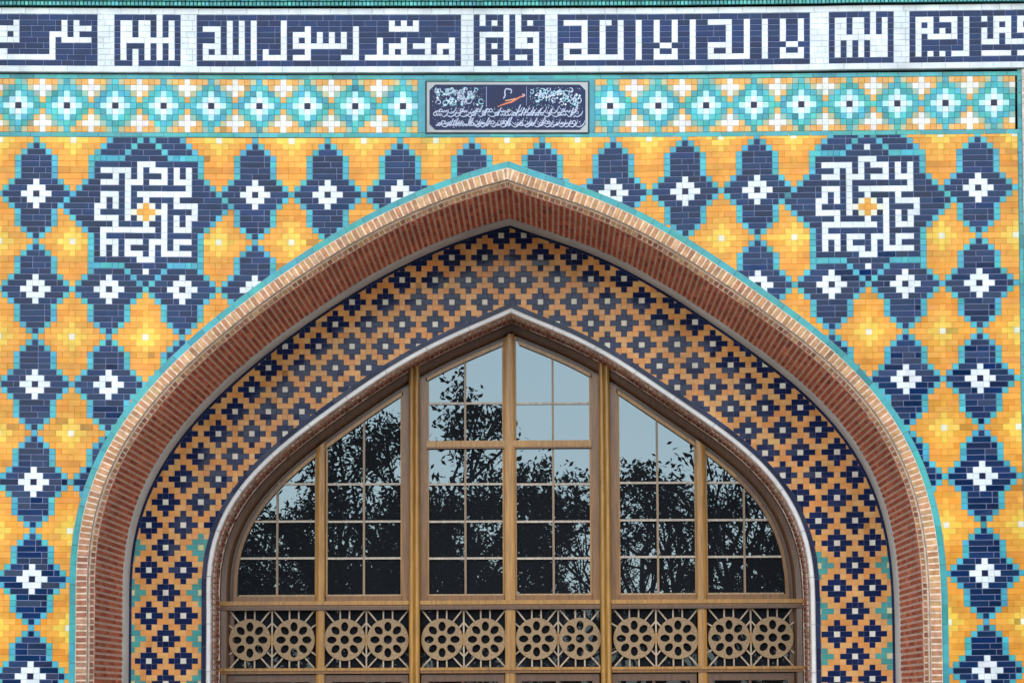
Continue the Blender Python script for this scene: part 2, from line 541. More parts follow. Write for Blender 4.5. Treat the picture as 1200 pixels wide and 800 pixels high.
for pi, (xa, xb, rows) in enumerate(PANELS):
    rows = rows or (G3 if pi == 2 else G5)
    pm = MB(); ncol = len(rows[0])
    for q, tx in enumerate(rows):
        ya, yb = 16.7 + q * 6.7, 16.7 + (q + 1) * 6.7
        k = 0
        while k < ncol:
            ch = tx[k]; e = k + 1; lim = random.choice((2, 3, 3)) if ch == '#' else random.choice((1, 2, 3))
            while e < ncol and tx[e] == ch and e - k < lim: e += 1
            a = xa + (xb - xa) * k / ncol; b = xa + (xb - xa) * e / ncol
            P = [face_pt(a, bandy(a, yb), Y_BAND), face_pt(b, bandy(b, yb), Y_BAND), face_pt(b, bandy(b, ya), Y_BAND), face_pt(a, bandy(a, ya), Y_BAND)]
            if ch == '#':
                pm.tile(P, FN, .0024, .005, jit((.005, .022, .086, .2), .3, .1, random.choice((.06, .1, .16))), TILT, None, GROUT)
            else:
                pm.tile(P, FN, .0006, .005, jit(WHITE, .04, .02), TILT * .6, None, WG)
            k = e
    pm.build('inscription_panel', M_TILE, bo)

# ------------------------------------------------------------------ cornice above, strips and diamond band
corn = MB()
for lay, (ya, yb, y0) in enumerate(((-46, -20, -.16), (-20, 1.0, -.12), (1.0, 6.6, -.10))):
    x = -40
    while x < 1240:
        n = x + (4.6 if lay == 2 else 9.2)
        P = [face_pt(x, bandy(x, yb), y0), face_pt(n, bandy(n, yb), y0), face_pt(n, bandy(n, ya), y0), face_pt(x, bandy(x, ya), y0)]
        corn.tile(P, FN, .003, .012, jit((.05, .30, .28, .2) if lay < 2 else (.10, .40, .38, .2), .3, .12), .03, None, (.02, .10, .10, .8))
        x = n
    A = face_pt(-40, bandy(-40, yb), y0); B = face_pt(1240, bandy(1240, yb), y0)
    corn.quad([A, B, (B[0], .05, B[2]), (A[0], .05, A[2])], (.03, .14, .14, .6))
corn.build('cornice', M_TILE, facade)

DX = [0, 300, 600, 780, 883, 939, 1165]
DY_ = [0, 1.2, 1.3, .7, -.3, -.9, -3]
def dby(x, y): return y + itp(x, DX, DY_)
strp = MB()
tcol = lambda: jit((.075, .36, .37, .14), .16, .1)
strip_tiles(strp, -40, 1240, 84.0, 87.0, bandy, lambda: jit((.012, .075, .085, .3), .2, .1), (26, 30), .012, .001, .003, (.02, .06, .06, .8))
strip_tiles(strp, -40, 1240, 87.0, 92.2, dby, tcol, (24, 28, 26), 0, .0012, .007, GROUT_T)
strip_tiles(strp, -40, 1240, 154.8, 160.3, dby, tcol, (24, 28, 26), 0, .0012, .007, GROUT_T)
strip_tiles(strp, 489.6, 498.6, 92.2, 154.8, dby, tcol, (9,), 0, .0012, .007, GROUT_T)
strip_tiles(strp, 690.4, 697.4, 92.2, 154.8, dby, tcol, (9,), 0, .0012, .007, GROUT_T)
strip_tiles(strp, 498.6, 690.4, 92.2, 94.6, dby, tcol, (24, 28), 0, .0012, .007, GROUT_T)
strip_tiles(strp, 498.6, 690.4, 155.4, 160.3, lambda x, y: dby(x, y) - .7, tcol, (24, 28), -.004, .0012, .007, GROUT_T)
# upright strips closing the field at both ends
for sg in (-1, 1):
    for k in range(60):
        def ed(r, o):
            x, y = lat(162.5 if sg > 0 else -6.5, r); return (x + sg * o, y)
        r0, r1 = -19.8 + k * 2.0, -17.8 + k * 2.0
        a, b = (0.2, 5.5) if sg > 0 else (5.5, .2)
        P = [face_pt(*ed(r1, a)), face_pt(*ed(r1, b)), face_pt(*ed(r0, b)), face_pt(*ed(r0, a))]
        strp.tile(P, FN, .0015, .008, tcol(), TILT, None, GROUT_T)
strp.build('border_strip', M_TILE, facade)

cen_l = [21.5, 78.5, 135.2, 191.8, 247.5, 304, 360.3, 416.3, 472.3]
cen_r = [715, 771.5, 827.5, 883.5, 939, 995.5, 1051.5, 1108, 1164.8]
def diamond(mb, centers, lo, hi):
    n = len(centers)
    def X(c): return itp(c / 8, list(range(n)), centers)
    for q in range(-4, 5):
        ya, yb = 123.5 + (q - .5) * 6.93, 123.5 + (q + .5) * 6.93
        for c in range(lo, hi + 1):
            dx = (c + 4) % 8 - 4
            ex = 4 - abs(dx); ay = abs(q)
            s_ = abs(dx) + ay
            if s_ == 0: col = jit(INK)
            elif s_ < 2: col = jit(WHITE, .05, .03)
            elif s_ == 2: col = jit(WCYAN, .06, .04)
            elif (ay == 3 and ex <= 1) or (ay in (2, 4) and ex == 0): col = jit((.78, .74, .68, .15), .06, .05)
            elif ay and ex <= ay - 1: col = jit((.76, .38, .10, .16), .12, .06) if ex < ay - 1 or ay == 1 else jit(random.choice(((.74, .42, .14, .16), (.50, .46, .26, .16), (.30, .44, .36, .16))), .1)
            else: col = jit((.075, .40, .42, .14), .2, .15)
            a, b = X(c - .5), X(c + .5)
            P = [face_pt(a, dby(a, yb)), face_pt(b, dby(b, yb)), face_pt(b, dby(b, ya)), face_pt(a, dby(a, ya))]
            mb.tile(P, FN, .0007, .005, col, TILT, None, tuple(v * .85 for v in col[:3]) + (.8,))
for cen, lo, hi, lab in ((cen_l, -7, 66, 'left of the plaque'), (cen_r, -2, 67, 'right of the plaque')):
    db = MB()
    diamond(db, cen, lo, hi)
    db.build('diamond_frieze', M_TILE, facade)

# pilaster strips of cream brick beyond the field, and the rough wall core behind everything
pil = MB()
for sg in (-1, 1):
    for k in range(150):
        r0, r1 = -19.8 + k * 1.0, -18.8 + k * 1.0
        xa, ya = lat(162.5 if sg > 0 else -6.5, r0); xb, yb = lat(162.5 if sg > 0 else -6.5, r1)
        for q in range(3):
            a = 5.8 + q * 13 + (k % 2) * 5 * (q > 0); b = a + 13
            P = [face_pt(xb + sg * a, yb, -.02), face_pt(xb + sg * b, yb, -.02), face_pt(xa + sg * b, ya, -.02), face_pt(xa + sg * a, ya, -.02)]
            if sg < 0: P = [P[1], P[0], P[3], P[2]]
            pil.tile(P, FN, .005, .006, jit((.66, .50, .40, .6), .2, .08), .01, None, (.75, .70, .64, .9))
pil.build('pilaster', M_BRICK, facade)

# ------------------------------------------------------------------ arch: teal line, brick ring, soffit
tl = MB()
N = 190
ks = ARCH.knots(); smin, smax = ks[0], ks[-1]
def along(step, fn):
    for sg in (-1, 1):
        k = 0
        lim = abs(smin) if sg < 0 else smax
        while k * step < lim - .02:
            a, b = k * step, min(lim, (k + 1) * step)
            fn((-b, -a) if sg < 0 else (a, b), k)
            k += 1
def p3(cu, s_, off, y):
    x, z = cu.at(s_, off); return (x, y, z)
def teal_piece(ab, k):
    a, b = ab
    P = [p3(ARCH, a, 0, -.006), p3(ARCH, b, 0, -.006), p3(ARCH, b, -STRIP_W, -.006), p3(ARCH, a, -STRIP_W, -.006)]
    tl.tile(P, FN, .0012, .007, jit((.07, .36, .37, .14), .14, .08), TILT, None, GROUT_T)
along(.16, teal_piece)
tl.sweep(ARCH, [(-STRIP_W, .012), (-STRIP_W, -.006)], col=GROUT_T)
tl.build('arch_border', M_TILE, facade)

ring = MB()
RW = 13.0 * S0
MORT = (.78, .58, .43, .85)
ring.sweep(ARCH, [(0, .02), (0, -.03), (RW, -.03), (RW + .006, .03), (RW + .012, .03), (20 * S0, .075)], col=MORT)
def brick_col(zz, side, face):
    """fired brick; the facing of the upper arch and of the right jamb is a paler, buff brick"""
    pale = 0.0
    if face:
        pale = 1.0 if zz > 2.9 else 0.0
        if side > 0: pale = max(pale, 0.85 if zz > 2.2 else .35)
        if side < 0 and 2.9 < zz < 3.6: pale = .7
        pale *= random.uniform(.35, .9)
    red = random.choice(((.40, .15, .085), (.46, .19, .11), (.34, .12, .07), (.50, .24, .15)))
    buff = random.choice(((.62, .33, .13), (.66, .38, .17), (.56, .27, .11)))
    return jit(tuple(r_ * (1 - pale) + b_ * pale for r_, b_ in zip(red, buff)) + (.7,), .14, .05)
BP = .0505
def ring_piece(ab, k):
    a, b = ab
    x, z = ARCH.at(.5 * (a + b))
    sd_ = 1 if a >= 0 else -1
    P = [p3(ARCH, a, RW, -.03), p3(ARCH, b, RW, -.03), p3(ARCH, b, 0.002, -.03), p3(ARCH, a, 0.002, -.03)]
    ring.tile(P, FN, (.0072, .003), .006, brick_col(z, sd_, True), .02)
    # small chamfer bricks inside the groove
    o0, o1 = RW + .013, 20 * S0 - .002
    P = [p3(ARCH, a, o1, .074), p3(ARCH, b, o1, .074), p3(ARCH, b, o0, .031), p3(ARCH, a, o0, .031)]
    c_, n_ = ARCH.at(.5 * (a + b)), (np.interp(.5 * (a + b), ARCH.s, ARCH.n[:, 0]), np.interp(.5 * (a + b), ARCH.s, ARCH.n[:, 1]))
    ring.tile(P, (n_[0] * .65, -.75, n_[1] * .65), .0065, .005, brick_col(z, sd_, random.random() < .5), .02)
along(BP, ring_piece)
ring.build('arch_ring', M_BRICK, facade)

Y_LIN = 1.79
sof = MB()
sof.sweep(SOFF, [(0, .075), (0, Y_LIN)], col=(.90, .60, .47, .85))
slim = SOFF.knots()
def soff_piece(ab, k):
    a, b = ab
    m = .5 * (a + b)
    nx, nz = np.interp(m, SOFF.s, SOFF.n[:, 0]), np.interp(m, SOFF.s, SOFF.n[:, 1])
    y = .077 if k % 2 else .077 - .11
    L = .215
    while y < Y_LIN - .01:
        y0, y1 = max(.077, y), min(Y_LIN, y + L)
        if y1 - y0 > .03:
            P = [p3(SOFF, a, 0, y1), p3(SOFF, b, 0, y1), p3(SOFF, b, 0, y0), p3(SOFF, a, 0, y0)]
            red = random.choice(((.60, .14, .065), (.66, .19, .09), (.48, .10, .05), (.60, .155, .075)))
            sof.tile(P, (nx, 0, nz), (.0105, .006), .006, jit(red + (.75,), .2, .06), .015)
        y += L
smin, smax = slim[0], slim[-1]
along(BP, soff_piece)
sof.build('arch_soffit', M_BRICK, facade)
lin = MB()
lin.sweep(SOFF, [(0, Y_LIN - .002), (.012, Y_LIN), (.012, Y_TYMP + .02)], col=(.56, .53, .49, .6))
lin.build('plaster_lining', M_STONE, facade, True)

# ------------------------------------------------------------------ tympanum mosaic
UL = [(-71, 135), (-65, 174.4), (-62, 194), (-59, 214.8), (-53, 256), (-47, 295), (-20, 471.3), (-14, 510), (-8, 549), (-2, 587.3), (0, 600.5), (2, 613.8),
      (8, 653), (14, 692.5), (20, 731.2), (41, 877), (44, 896.5), (47, 917.3), (50, 937.8), (53, 959), (56, 981), (59, 1002.2), (62, 1022.4), (71, 1084)]
UX, UP = [q[0] for q in UL], [q[1] for q in UL]
KY = [276, 301.8, 328, 354, 380, 405.8, 430.8, 456.2, 482, 508, 534.5, 561, 588, 615, 641.2, 667.5, 694, 721, 748, 774, 800.5]
RX, RY = [600, 731, 877, 960, 1010], [0, -1.5, -3.6, -5, -5.6]
def tlat(u, v):
    x = itp(u, UX, UP)
    y = itp(v / 4, list(range(21)), KY)
    return x, y + (itp(x, RX, RY) if x > 600 else 0)
def tcell(u, v):
    for k in (math.floor(v / 4) - 0, math.floor(v / 4) + 1, math.floor(v / 4) - 1):
        dy = abs(v - 4 * k)
        if dy > 2: continue
        base = 2 if k % 2 == 0 else 5
        sgn = 1 if u >= 0 else -1
        for un in (base + 6 * round((abs(u) - base) / 6), base + 6 * math.floor((abs(u) - base) / 6)):
            if un < 0: continue
            dx = abs(abs(u) - un)
            if dx + dy <= 2:
                teal = (sgn < 0 and k % 2 == 0 and k >= 14 and un in (56, 68)) or (sgn > 0 and k % 2 == 1 and k >= 15 and un in (53, 65))
                if dx + dy == 0: return 'c' if teal else 'e'
                return 'T' if teal else 'n'
        if k % 2 == 1 and abs(u) + dy <= 1: return 'n'
    return 'o'
TC = {'n': (.009, .021, .088), 'T': (.09, .38, .36), 'c': (.74, .70, .40), 'e': (.88, .85, .70)}
tym = MB()
INB, OUTB = -5.5 * S1, 4.5 * S1
for v in range(-10, 105):
    run = []
    def flush2():
        if not run: return
        u0, u1, ch = run[0][0], run[-1][0], run[0][1]
        P = [face_pt(*tlat(u0 - .5, v + .5), Y_TYMP), face_pt(*tlat(u1 + .5, v + .5), Y_TYMP), face_pt(*tlat(u1 + .5, v - .5), Y_TYMP), face_pt(*tlat(u0 - .5, v - .5), Y_TYMP)]
        if ch == 'o':
            col = jit(random.choice(((.90, .41, .125), (.90, .44, .15), (.87, .37, .11), (.90, .47, .18))) + (.15,), .06, .03)
        else:
            col = jit(TC[ch] + (.1,), .15 if ch == 'n' else .08, .05)
        tym.tile(P, FN, .0011 if ch != 'o' else .0007, .0028, col, .008, None, (.20, .20, .28, .8) if ch == 'n' else (.66, .42, .25, .8))
        run.clear()
    want = 1
    for u in range(-75, 76):
        ch = tcell(u, v)
        x, z = unproj(*tlat(u, v), Y_TYMP)
        keep = z > -.05 and SOFF.dist(x, z) > -5 * S1 and WARCH.dist(x, z) < .5 * S1
        if run and (not keep or ch != run[0][1] or len(run) >= want): flush2()
        if keep:
            if not run: want = 1 if ch in 'ceo' and random.random() < .4 else random.choice((1, 2, 3))
            run.append((u, ch))
    flush2()
tym.build('tympanum_mosaic', M_TILE, facade)
tb = MB()
def tb_out(ab, k):
    a, b = ab
    P = [p3(SOFF, a, OUTB, Y_TYMP - .009), p3(SOFF, b, OUTB, Y_TYMP - .009), p3(SOFF, b, 0, Y_TYMP - .009), p3(SOFF, a, 0, Y_TYMP - .009)]
    tb.tile(P, FN, .0012, .006, jit((.016, .022, .07, .15), .25, .1), .01, None, GROUT)
along(.2, tb_out)
tb.build('tympanum_border', M_TILE, facade)
tb = MB()
smin, smax = WARCH.knots()[0], WARCH.knots()[-1]
def tb_in(ab, k):
    a, b = ab
    P = [p3(WARCH, a, 0, Y_TYMP - .009), p3(WARCH, b, 0, Y_TYMP - .009), p3(WARCH, b, INB, Y_TYMP - .009), p3(WARCH, a, INB, Y_TYMP - .009)]
    tb.tile(P, FN, .0012, .006, jit((.022, .032, .08, .15), .25, .1), .01, None, GROUT)
along(.2, tb_in)
tb.build('window_border', M_TILE, facade)

# white moulding and brick reveal round the window
ws = MB()
WM = 5.7 * S1
def ws_piece(ab, k):
    a, b = ab
    g = .0022
    a, b = a + g, b - g
    d = random.uniform(-.0015, .0015)
    pr = [(0, Y_TYMP + .01), (0, Y_TYMP - .012), (.004, Y_TYMP - .022 + d), (.010, Y_TYMP - .028 + d), (WM - .008, Y_TYMP - .030 + d), (WM - .002, Y_TYMP - .024 + d), (WM, Y_TYMP + .01)]
    col = jit((.90, .89, .87, .4), .03, .012)
    n = 4
    qs = [a + (b - a) * q / n for q in range(n + 1)]
    for q in range(n):
        for m in range(len(pr) - 1):
            ws.quad([p3(WARCH, qs[q], *pr[m]), p3(WARCH, qs[q + 1], *pr[m]), p3(WARCH, qs[q + 1], *pr[m + 1]), p3(WARCH, qs[q], *pr[m + 1])], col)
ws.sweep(WARCH, [(.002, Y_TYMP + .01), (.004, Y_TYMP - .016), (WM - .004, Y_TYMP - .02), (WM - .003, Y_TYMP + .01)], col=(.5, .47, .43, .8))
smin, smax = WARCH.knots()[0], WARCH.knots()[-1]
along(.42, ws_piece)
ws.build('window_surround', M_STONE, facade)
rv = MB()
rv.sweep(REVEAL, [(0, Y_TYMP + .0), (0, Y_WIN + .05)], col=(.62, .44, .36, .85))
smin, smax = REVEAL.knots()[0], REVEAL.knots()[-1]
def rv_piece(ab, k):
    a, b = ab; m = .5 * (a + b)
    nx, nz = np.interp(m, REVEAL.s, REVEAL.n[:, 0]), np.interp(m, REVEAL.s, REVEAL.n[:, 1])
    P = [p3(REVEAL, a, 0, Y_TYMP + .035), p3(REVEAL, b, 0, Y_TYMP + .035), p3(REVEAL, b, -(7.6 * S1 - WM), Y_TYMP - .012), p3(REVEAL, a, -(7.6 * S1 - WM), Y_TYMP - .012)]
    rv.tile(P, (nx * .6, -.8, nz * .6), .0055, .004, jit(random.choice(((.62, .36, .26), (.55, .28, .19), (.68, .47, .37))) + (.7,), .15, .05), .02, None, (.74, .64, .56, .85))
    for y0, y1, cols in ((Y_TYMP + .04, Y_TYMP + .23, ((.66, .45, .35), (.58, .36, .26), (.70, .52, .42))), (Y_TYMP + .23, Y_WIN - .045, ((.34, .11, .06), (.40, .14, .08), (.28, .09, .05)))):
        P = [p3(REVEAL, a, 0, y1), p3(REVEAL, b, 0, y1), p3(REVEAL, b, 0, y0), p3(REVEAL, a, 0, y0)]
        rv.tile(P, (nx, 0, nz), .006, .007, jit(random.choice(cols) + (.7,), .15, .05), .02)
    P = [p3(REVEAL, a, 0, Y_WIN - .01), p3(REVEAL, b, 0, Y_WIN - .01), p3(REVEAL, b, 0, Y_WIN - .045), p3(REVEAL, a, 0, Y_WIN - .045)]
    rv.tile(P, (nx, 0, nz), .0005, .012, (.66, .55, .46, .6), 0)
along(.048, rv_piece)
rv.build('window_reveal', M_BRICK, facade)

# rough core of the wall: side walls of the recess, back, top, so that nothing is hollow
core = MB()
cc = (.34, .25, .19, .9)
xl, xr = unproj(-46, 400, 0)[0], unproj(1246, 400, 0)[0]
zt = unproj(600, -46, 0)[1]
core.sweep(SOFF.shifted(-.05), [(0, .1), (0, Y_TYMP + .3)], col=cc)
core.box(xl, xr, Y_WIN + 3.2, Y_WIN + 3.5, 0, zt, cc)
core.box(xl - .2, xl, .02, Y_WIN + 3.5, 0, zt, cc)
core.box(xr, xr + .2, .02, Y_WIN + 3.5, 0, zt, cc)
core.box(xl - .2, xr + .2, -.12, Y_WIN + 3.5, zt, zt + .2, cc)
core.build('wall_core', M_BRICK, facade)
zd = unproj(600, 868, 0)[1]
al = ARCH.xside(.3, -1) - .01; ar = ARCH.xside(.3, 1) + .01
for a, b in ((xl - .2, al), (ar, xr + .2)):
    dado = MB()
    for k in range(3):
        dado.box(a + k * (b - a) / 3 + .003, a + (k + 1) * (b - a) / 3 - .003, -.028, .3, 0, zd, jit((.5, .47, .42, .6), .08))
    dado.build('stone_dado', M_STONE, facade)

# ------------------------------------------------------------------ wooden window
win = empty('arched_window', (0, Y_WIN, 0))
tag(win, 'tall pointed wooden window with many small panes and a row of carved roundels', 'window')
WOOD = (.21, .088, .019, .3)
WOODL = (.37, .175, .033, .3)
WOODD = (.11, .049, .022, .32)  # darkest wood tone; on the arch frame it stands in for shade
def wx(px, py=620): return unproj(px, py, Y_WIN)[0]
def wz(py, px=600): return unproj(px, py, Y_WIN)[1]
FR = REVEAL
IN = FR.shifted(17 * S2)
GL = FR.shifted(21 * S2)
fm = MB()
yw = Y_WIN
fm.sweep(FR, [(0, yw + .06), (0, yw - .02), (3 * S2, yw - .03), (9 * S2, yw - .02), (11 * S2, yw - .005), (12.5 * S2, yw + .055), (17 * S2, yw + .055)], col=WOODD)  # frame shade is put into the colour by the darker wood tone
fm.build('window_frame', M_WOOD, win)

def hbar(mb, x0, x1, zc, hh, y0, y1, col):
    mb.box(x0, x1, y0, y1, zc - hh / 2, zc + hh / 2, col)
def moulded_v(mb, xc, wd, z0, z1, y0, y1, col, colh, top=None):
    """upright with a fluted face: two rounded ribs and a groove"""
    n = 13
    prof = []
    for k in range(n):
        t = k / (n - 1)
        prof.append((xc - wd / 2 + wd * t, y0 + (.018 * (1 - abs(math.sin(2 * math.pi * t * 1.0)) ** .6))))
    prof = [(xc - wd / 2, y1)] + prof + [(xc + wd / 2, y1)]
    def zt_(x): return z1 if top is None else min(z1, top.ztop(x) or z1)
    for k in range(len(prof) - 1):
        (xa, ya), (xb, yb) = prof[k], prof[k + 1]
        mb.quad([(xa, ya, z0), (xb, yb, z0), (xb, yb, zt_(xb)), (xa, ya, zt_(xa))], col)
ZB = wz(697)                        # lower edge of the upper glass
ZR0, ZR1 = wz(713.5), wz(703)       # main transom
ZL0, ZL1 = wz(781), wz(714)         # carved lattice
ZQ0 = wz(788)
posts = (485.8, 709.2)
for px in posts:
    pm = MB()
    xc = wx(px)
    moulded_v(pm, xc, 12.5 * S2, 0, 99, yw - .075, yw + .07, jit(WOODL, .05), WOODL, FR)
    pm.build('post', M_WOOD, win)
mulls = ((375.7, 10), (597.5, 12), (821.8, 10.5))
for px, wd in mulls:
    pm = MB(); xc = wx(px)
    ztop_ = min(IN.ztop(xc - wd * S2 / 2), IN.ztop(xc + wd * S2 / 2), IN.ztop(xc))
    n = 6
    xs_ = [xc - wd * S2 / 2 + wd * S2 * k / n for k in range(n + 1)]
    for za, zb_ in ((ZR1 - .004, None), (ZL0 - .01, ZL1 + .01), (0.0, ZQ0 + .004)):
        for k in range(n):
            a, b = xs_[k], xs_[k + 1]
            t0, t1 = (IN.ztop(a), IN.ztop(b)) if zb_ is None else (zb_, zb_)
            ya = yw - .012 - .012 * math.sin(math.pi * k / n); yb = yw - .012 - .012 * math.sin(math.pi * (k + 1) / n)
            pm.quad([(a, ya, za), (b, yb, za), (b, yb, t1 + .03), (a, ya, t0 + .03)], WOODL)
        for xx in (xs_[0], xs_[-1]):
            t0 = IN.ztop(xx) if zb_ is None else zb_
            pm.quad([(xx, yw - .012, za), (xx, yw + .07, za), (xx, yw + .07, t0), (xx, yw - .012, t0)], WOOD)
    pm.build('mullion', M_WOOD, win)
bays = ((FR.xside(ZR0, -1), wx(479.5)), (wx(492.2), wx(702.8)), (wx(715.5), FR.xside(ZR0, 1)))
for k, (a, b) in enumerate(bays):
    tm = MB()
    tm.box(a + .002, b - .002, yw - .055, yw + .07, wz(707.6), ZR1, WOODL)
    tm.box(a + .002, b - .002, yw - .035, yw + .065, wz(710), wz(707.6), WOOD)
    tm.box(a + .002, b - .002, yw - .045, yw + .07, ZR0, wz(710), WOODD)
    tm.build('transom', M_WOOD, win)
    bm_ = MB()
    bm_.box(a + .002, b - .002, yw - .05, yw + .07, wz(784.5), wz(781.3), WOODL)
    bm_.box(a + .002, b - .002, yw - .035, yw + .07, wz(788), wz(784.5), WOOD)
    bm_.build('bottom_rail', M_WOOD, win)
tm = MB()
tm.box(wx(500), wx(694), yw - .02, yw + .06, wz(523.2), wz(516), WOODL)
tm.box(wx(500), wx(694), yw - .012, yw + .06, wz(525), wz(523.2), WOOD)
tm.build('transom', M_WOOD, win)

# sashes: (left px, right px, glazing-bar px, horizontal bar rows)
rows_side = (566.7, 610.5, 653.6)
rows_mid = (472, 566.7, 610.5, 653.6)
SASH = [(279, 370.5, 324.5, rows_side, 'L'), (381.8, 471, 426.2, rows_side, ''), (500.7, 590.8, 545.3, rows_mid, ''),
        (603.8, 693.3, 648.6, rows_mid, ''), (725, 816.2, 771, [y - 1.7 for y in rows_side], ''), (827.6, 918, 872.4, [y - 1.9 for y in rows_side], 'R')]
YG = yw + .062
def top_poly(x0, x1, z0, cu, n=24):
    """polygon between x0..x1 above z0 and under the arch line"""
    pts = []
    for k in range(n + 1):
        x = x0 + (x1 - x0) * k / n
        z = cu.ztop(x)
        if z is not None and z > z0: pts.append((x, z))
    return pts
for x0, x1, xb, rws, fl in SASH:
    so = MB()
    a, b = wx(x0), wx(x1)
    if fl == 'L': a = GL.xside(ZB, -1) + .001
    if fl == 'R': b = GL.xside(ZB, 1) - .001
    up = top_poly(a, b, ZB, GL, 40)
    # stiles and rails
    sl = 7.2 * S2
    bl = min(sl, .030)
    zL, zR_ = (GL.ztop(a) or ZB), (GL.ztop(b) or ZB)
    def stile(xa, xb_, col, y0=yw + .012):
        t0, t1 = FR.shifted(15 * S2).ztop(xa), FR.shifted(15 * S2).ztop(xb_)
        if t0 is None or t1 is None: return
        so.prism([(xa, ZR1), (xb_, ZR1), (xb_, t1), (xa, t0)], y0, yw + .075, col)
    if fl != 'L':
        w_ = (a - wx(492.2)) if abs(x0 - 500.7) < 1 else ((a - wx(715.5)) if abs(x0 - 725) < 1 else .004)
        stile(a - w_, a, WOOD)
    if fl != 'R':
        w_ = (wx(479.5) - b) if abs(x1 - 471) < 1 else ((wx(702.8) - b) if abs(x1 - 693.3) < 1 else .004)
        stile(b, b + w_, WOOD)
    so.box(a - .004, b + .004, yw + .012, yw + .075, ZR1 - .002, ZB, WOOD)
    # arched rail
    n = 40
    for k in range(n):
        xa = a - .01 + (b - a + .02) * k / n; xb_ = a - .01 + (b - a + .02) * (k + 1) / n
        g0, g1 = GL.ztop(xa), GL.ztop(xb_); i0, i1 = IN.ztop(xa), IN.ztop(xb_)
        if None in (g0, g1, i0, i1) or (g0 < ZB and g1 < ZB): continue
        so.quad([(xa, yw + .012, g0), (xb_, yw + .012, g1), (xb_, yw + .012, i1), (xa, yw + .012, i0)], WOODL)
        so.quad([(xa, yw + .012, g0), (xa, yw + .075, g0), (xb_, yw + .075, g1), (xb_, yw + .012, g1)], WOODD)
        so.quad([(xa, yw + .012, i0), (xb_, yw + .012, i1), (xb_, yw + .06, i1), (xa, yw + .06, i0)], WOOD)
    if fl:
        sg = -1 if fl == 'L' else 1
        zz = np.linspace(ZR1 - .002, wz(560), 24)
        for k in range(23):
            g0, g1 = GL.xside(zz[k], sg), GL.xside(zz[k + 1], sg); i0, i1 = IN.xside(zz[k], sg), IN.xside(zz[k + 1], sg)
            so.quad([(i0, yw + .0115, zz[k]), (g0, yw + .0115, zz[k]), (g1, yw + .0115, zz[k + 1]), (i1, yw + .0115, zz[k + 1])], WOOD)
            so.quad([(g0, yw + .0115, zz[k]), (g0, yw + .075, zz[k]), (g1, yw + .075, zz[k + 1]), (g1, yw + .0115, zz[k + 1])], WOODL)
            so.quad([(i0, yw + .0115, zz[k]), (i0, yw + .06, zz[k]), (i1, yw + .06, zz[k + 1]), (i1, yw + .0115, zz[k + 1])], WOOD)
    # light glazing bead round the glass
    bd = 1.8 * S2
    for (xa, xb_) in ((a, a + bd), (b - bd, b)):
        if (fl == 'L' and xa == a) or (fl == 'R' and xb_ == b): continue
        t = min(GL.ztop(xa), GL.ztop(xb_))
        so.box(xa, xb_, yw + .03, YG, ZB, t, WOODL)
    so.box(a + bd, b - bd, yw + .03, YG, ZB, ZB + bd, (.36, .23, .11, .34))
    sash = so.build('window_sash', M_WOOD, win)
    gb = MB()
    bw = 2.5 * S2
    xc = wx(xb)
    gb.box(xc - bw / 2, xc + bw / 2, yw + .035, YG, ZB + bd, min(GL.ztop(xc - bw / 2), GL.ztop(xc + bw / 2)), (.26, .165, .085, .35))
    for py in rws:
        z = wz(py, .5 * (x0 + x1)); xa, xb_ = a + bd, b - bd
        if GL.ztop(a) is None or GL.ztop(a) < z: xa = GL.xside(z, -1)
        if GL.ztop(b) is None or GL.ztop(b) < z: xb_ = GL.xside(z, 1)
        if xa is None or xb_ is None or xb_ <= xa: continue
        for p_, q_ in ((xa, xc - bw / 2), (xc + bw / 2, xb_)):
            if q_ > p_: gb.box(p_, q_, yw + .0365, YG, z - bw / 2, z + bw / 2, (.44, .36, .28, .35))
    gb.build('glazing_bar', M_WOOD, sash)
    gp = MB()
    zs_ = [ZB] + sorted(wz(py, .5 * (x0 + x1)) for py in rws) + [99]
    for (xa, xb_) in ((a, xc), (xc, b)):
        for za, zb_ in zip(zs_[:-1], zs_[1:]):
            pl = []
            n = 16
            for k in range(n + 1):
                x = xa + (xb_ - xa) * k / n; t = GL.ztop(x)
                if t is None: continue
                t = min(t, zb_)
                if t > za + .002: pl.append((x, t))
            if len(pl) < 2: continue
            poly = [(pl[0][0], za), (pl[-1][0], za)] + pl[::-1]
            tx, tz = random.gauss(0, .0026), random.gauss(0, .0026)
            n0 = len(gp.v)
            mx_, mz_ = (pl[0][0] + pl[-1][0]) / 2, za + .15
            for dy in (.003, .007):
                for x, z in poly: gp.v.append((x, YG + dy + tx * (x - mx_) + tz * (z - mz_), z)); gp.c.append((1, 1, 1, .5))
            m_ = len(poly)
            gp.f.append(tuple(range(n0, n0 + m_))); gp.f.append(tuple(range(n0 + 2 * m_ - 1, n0 + m_ - 1, -1)))
            for k in range(m_):
                q = (k + 1) % m_
                gp.f.append((n0 + k, n0 + m_ + k, n0 + m_ + q, n0 + q))
    gp.build('pane', M_GLASS, sash)

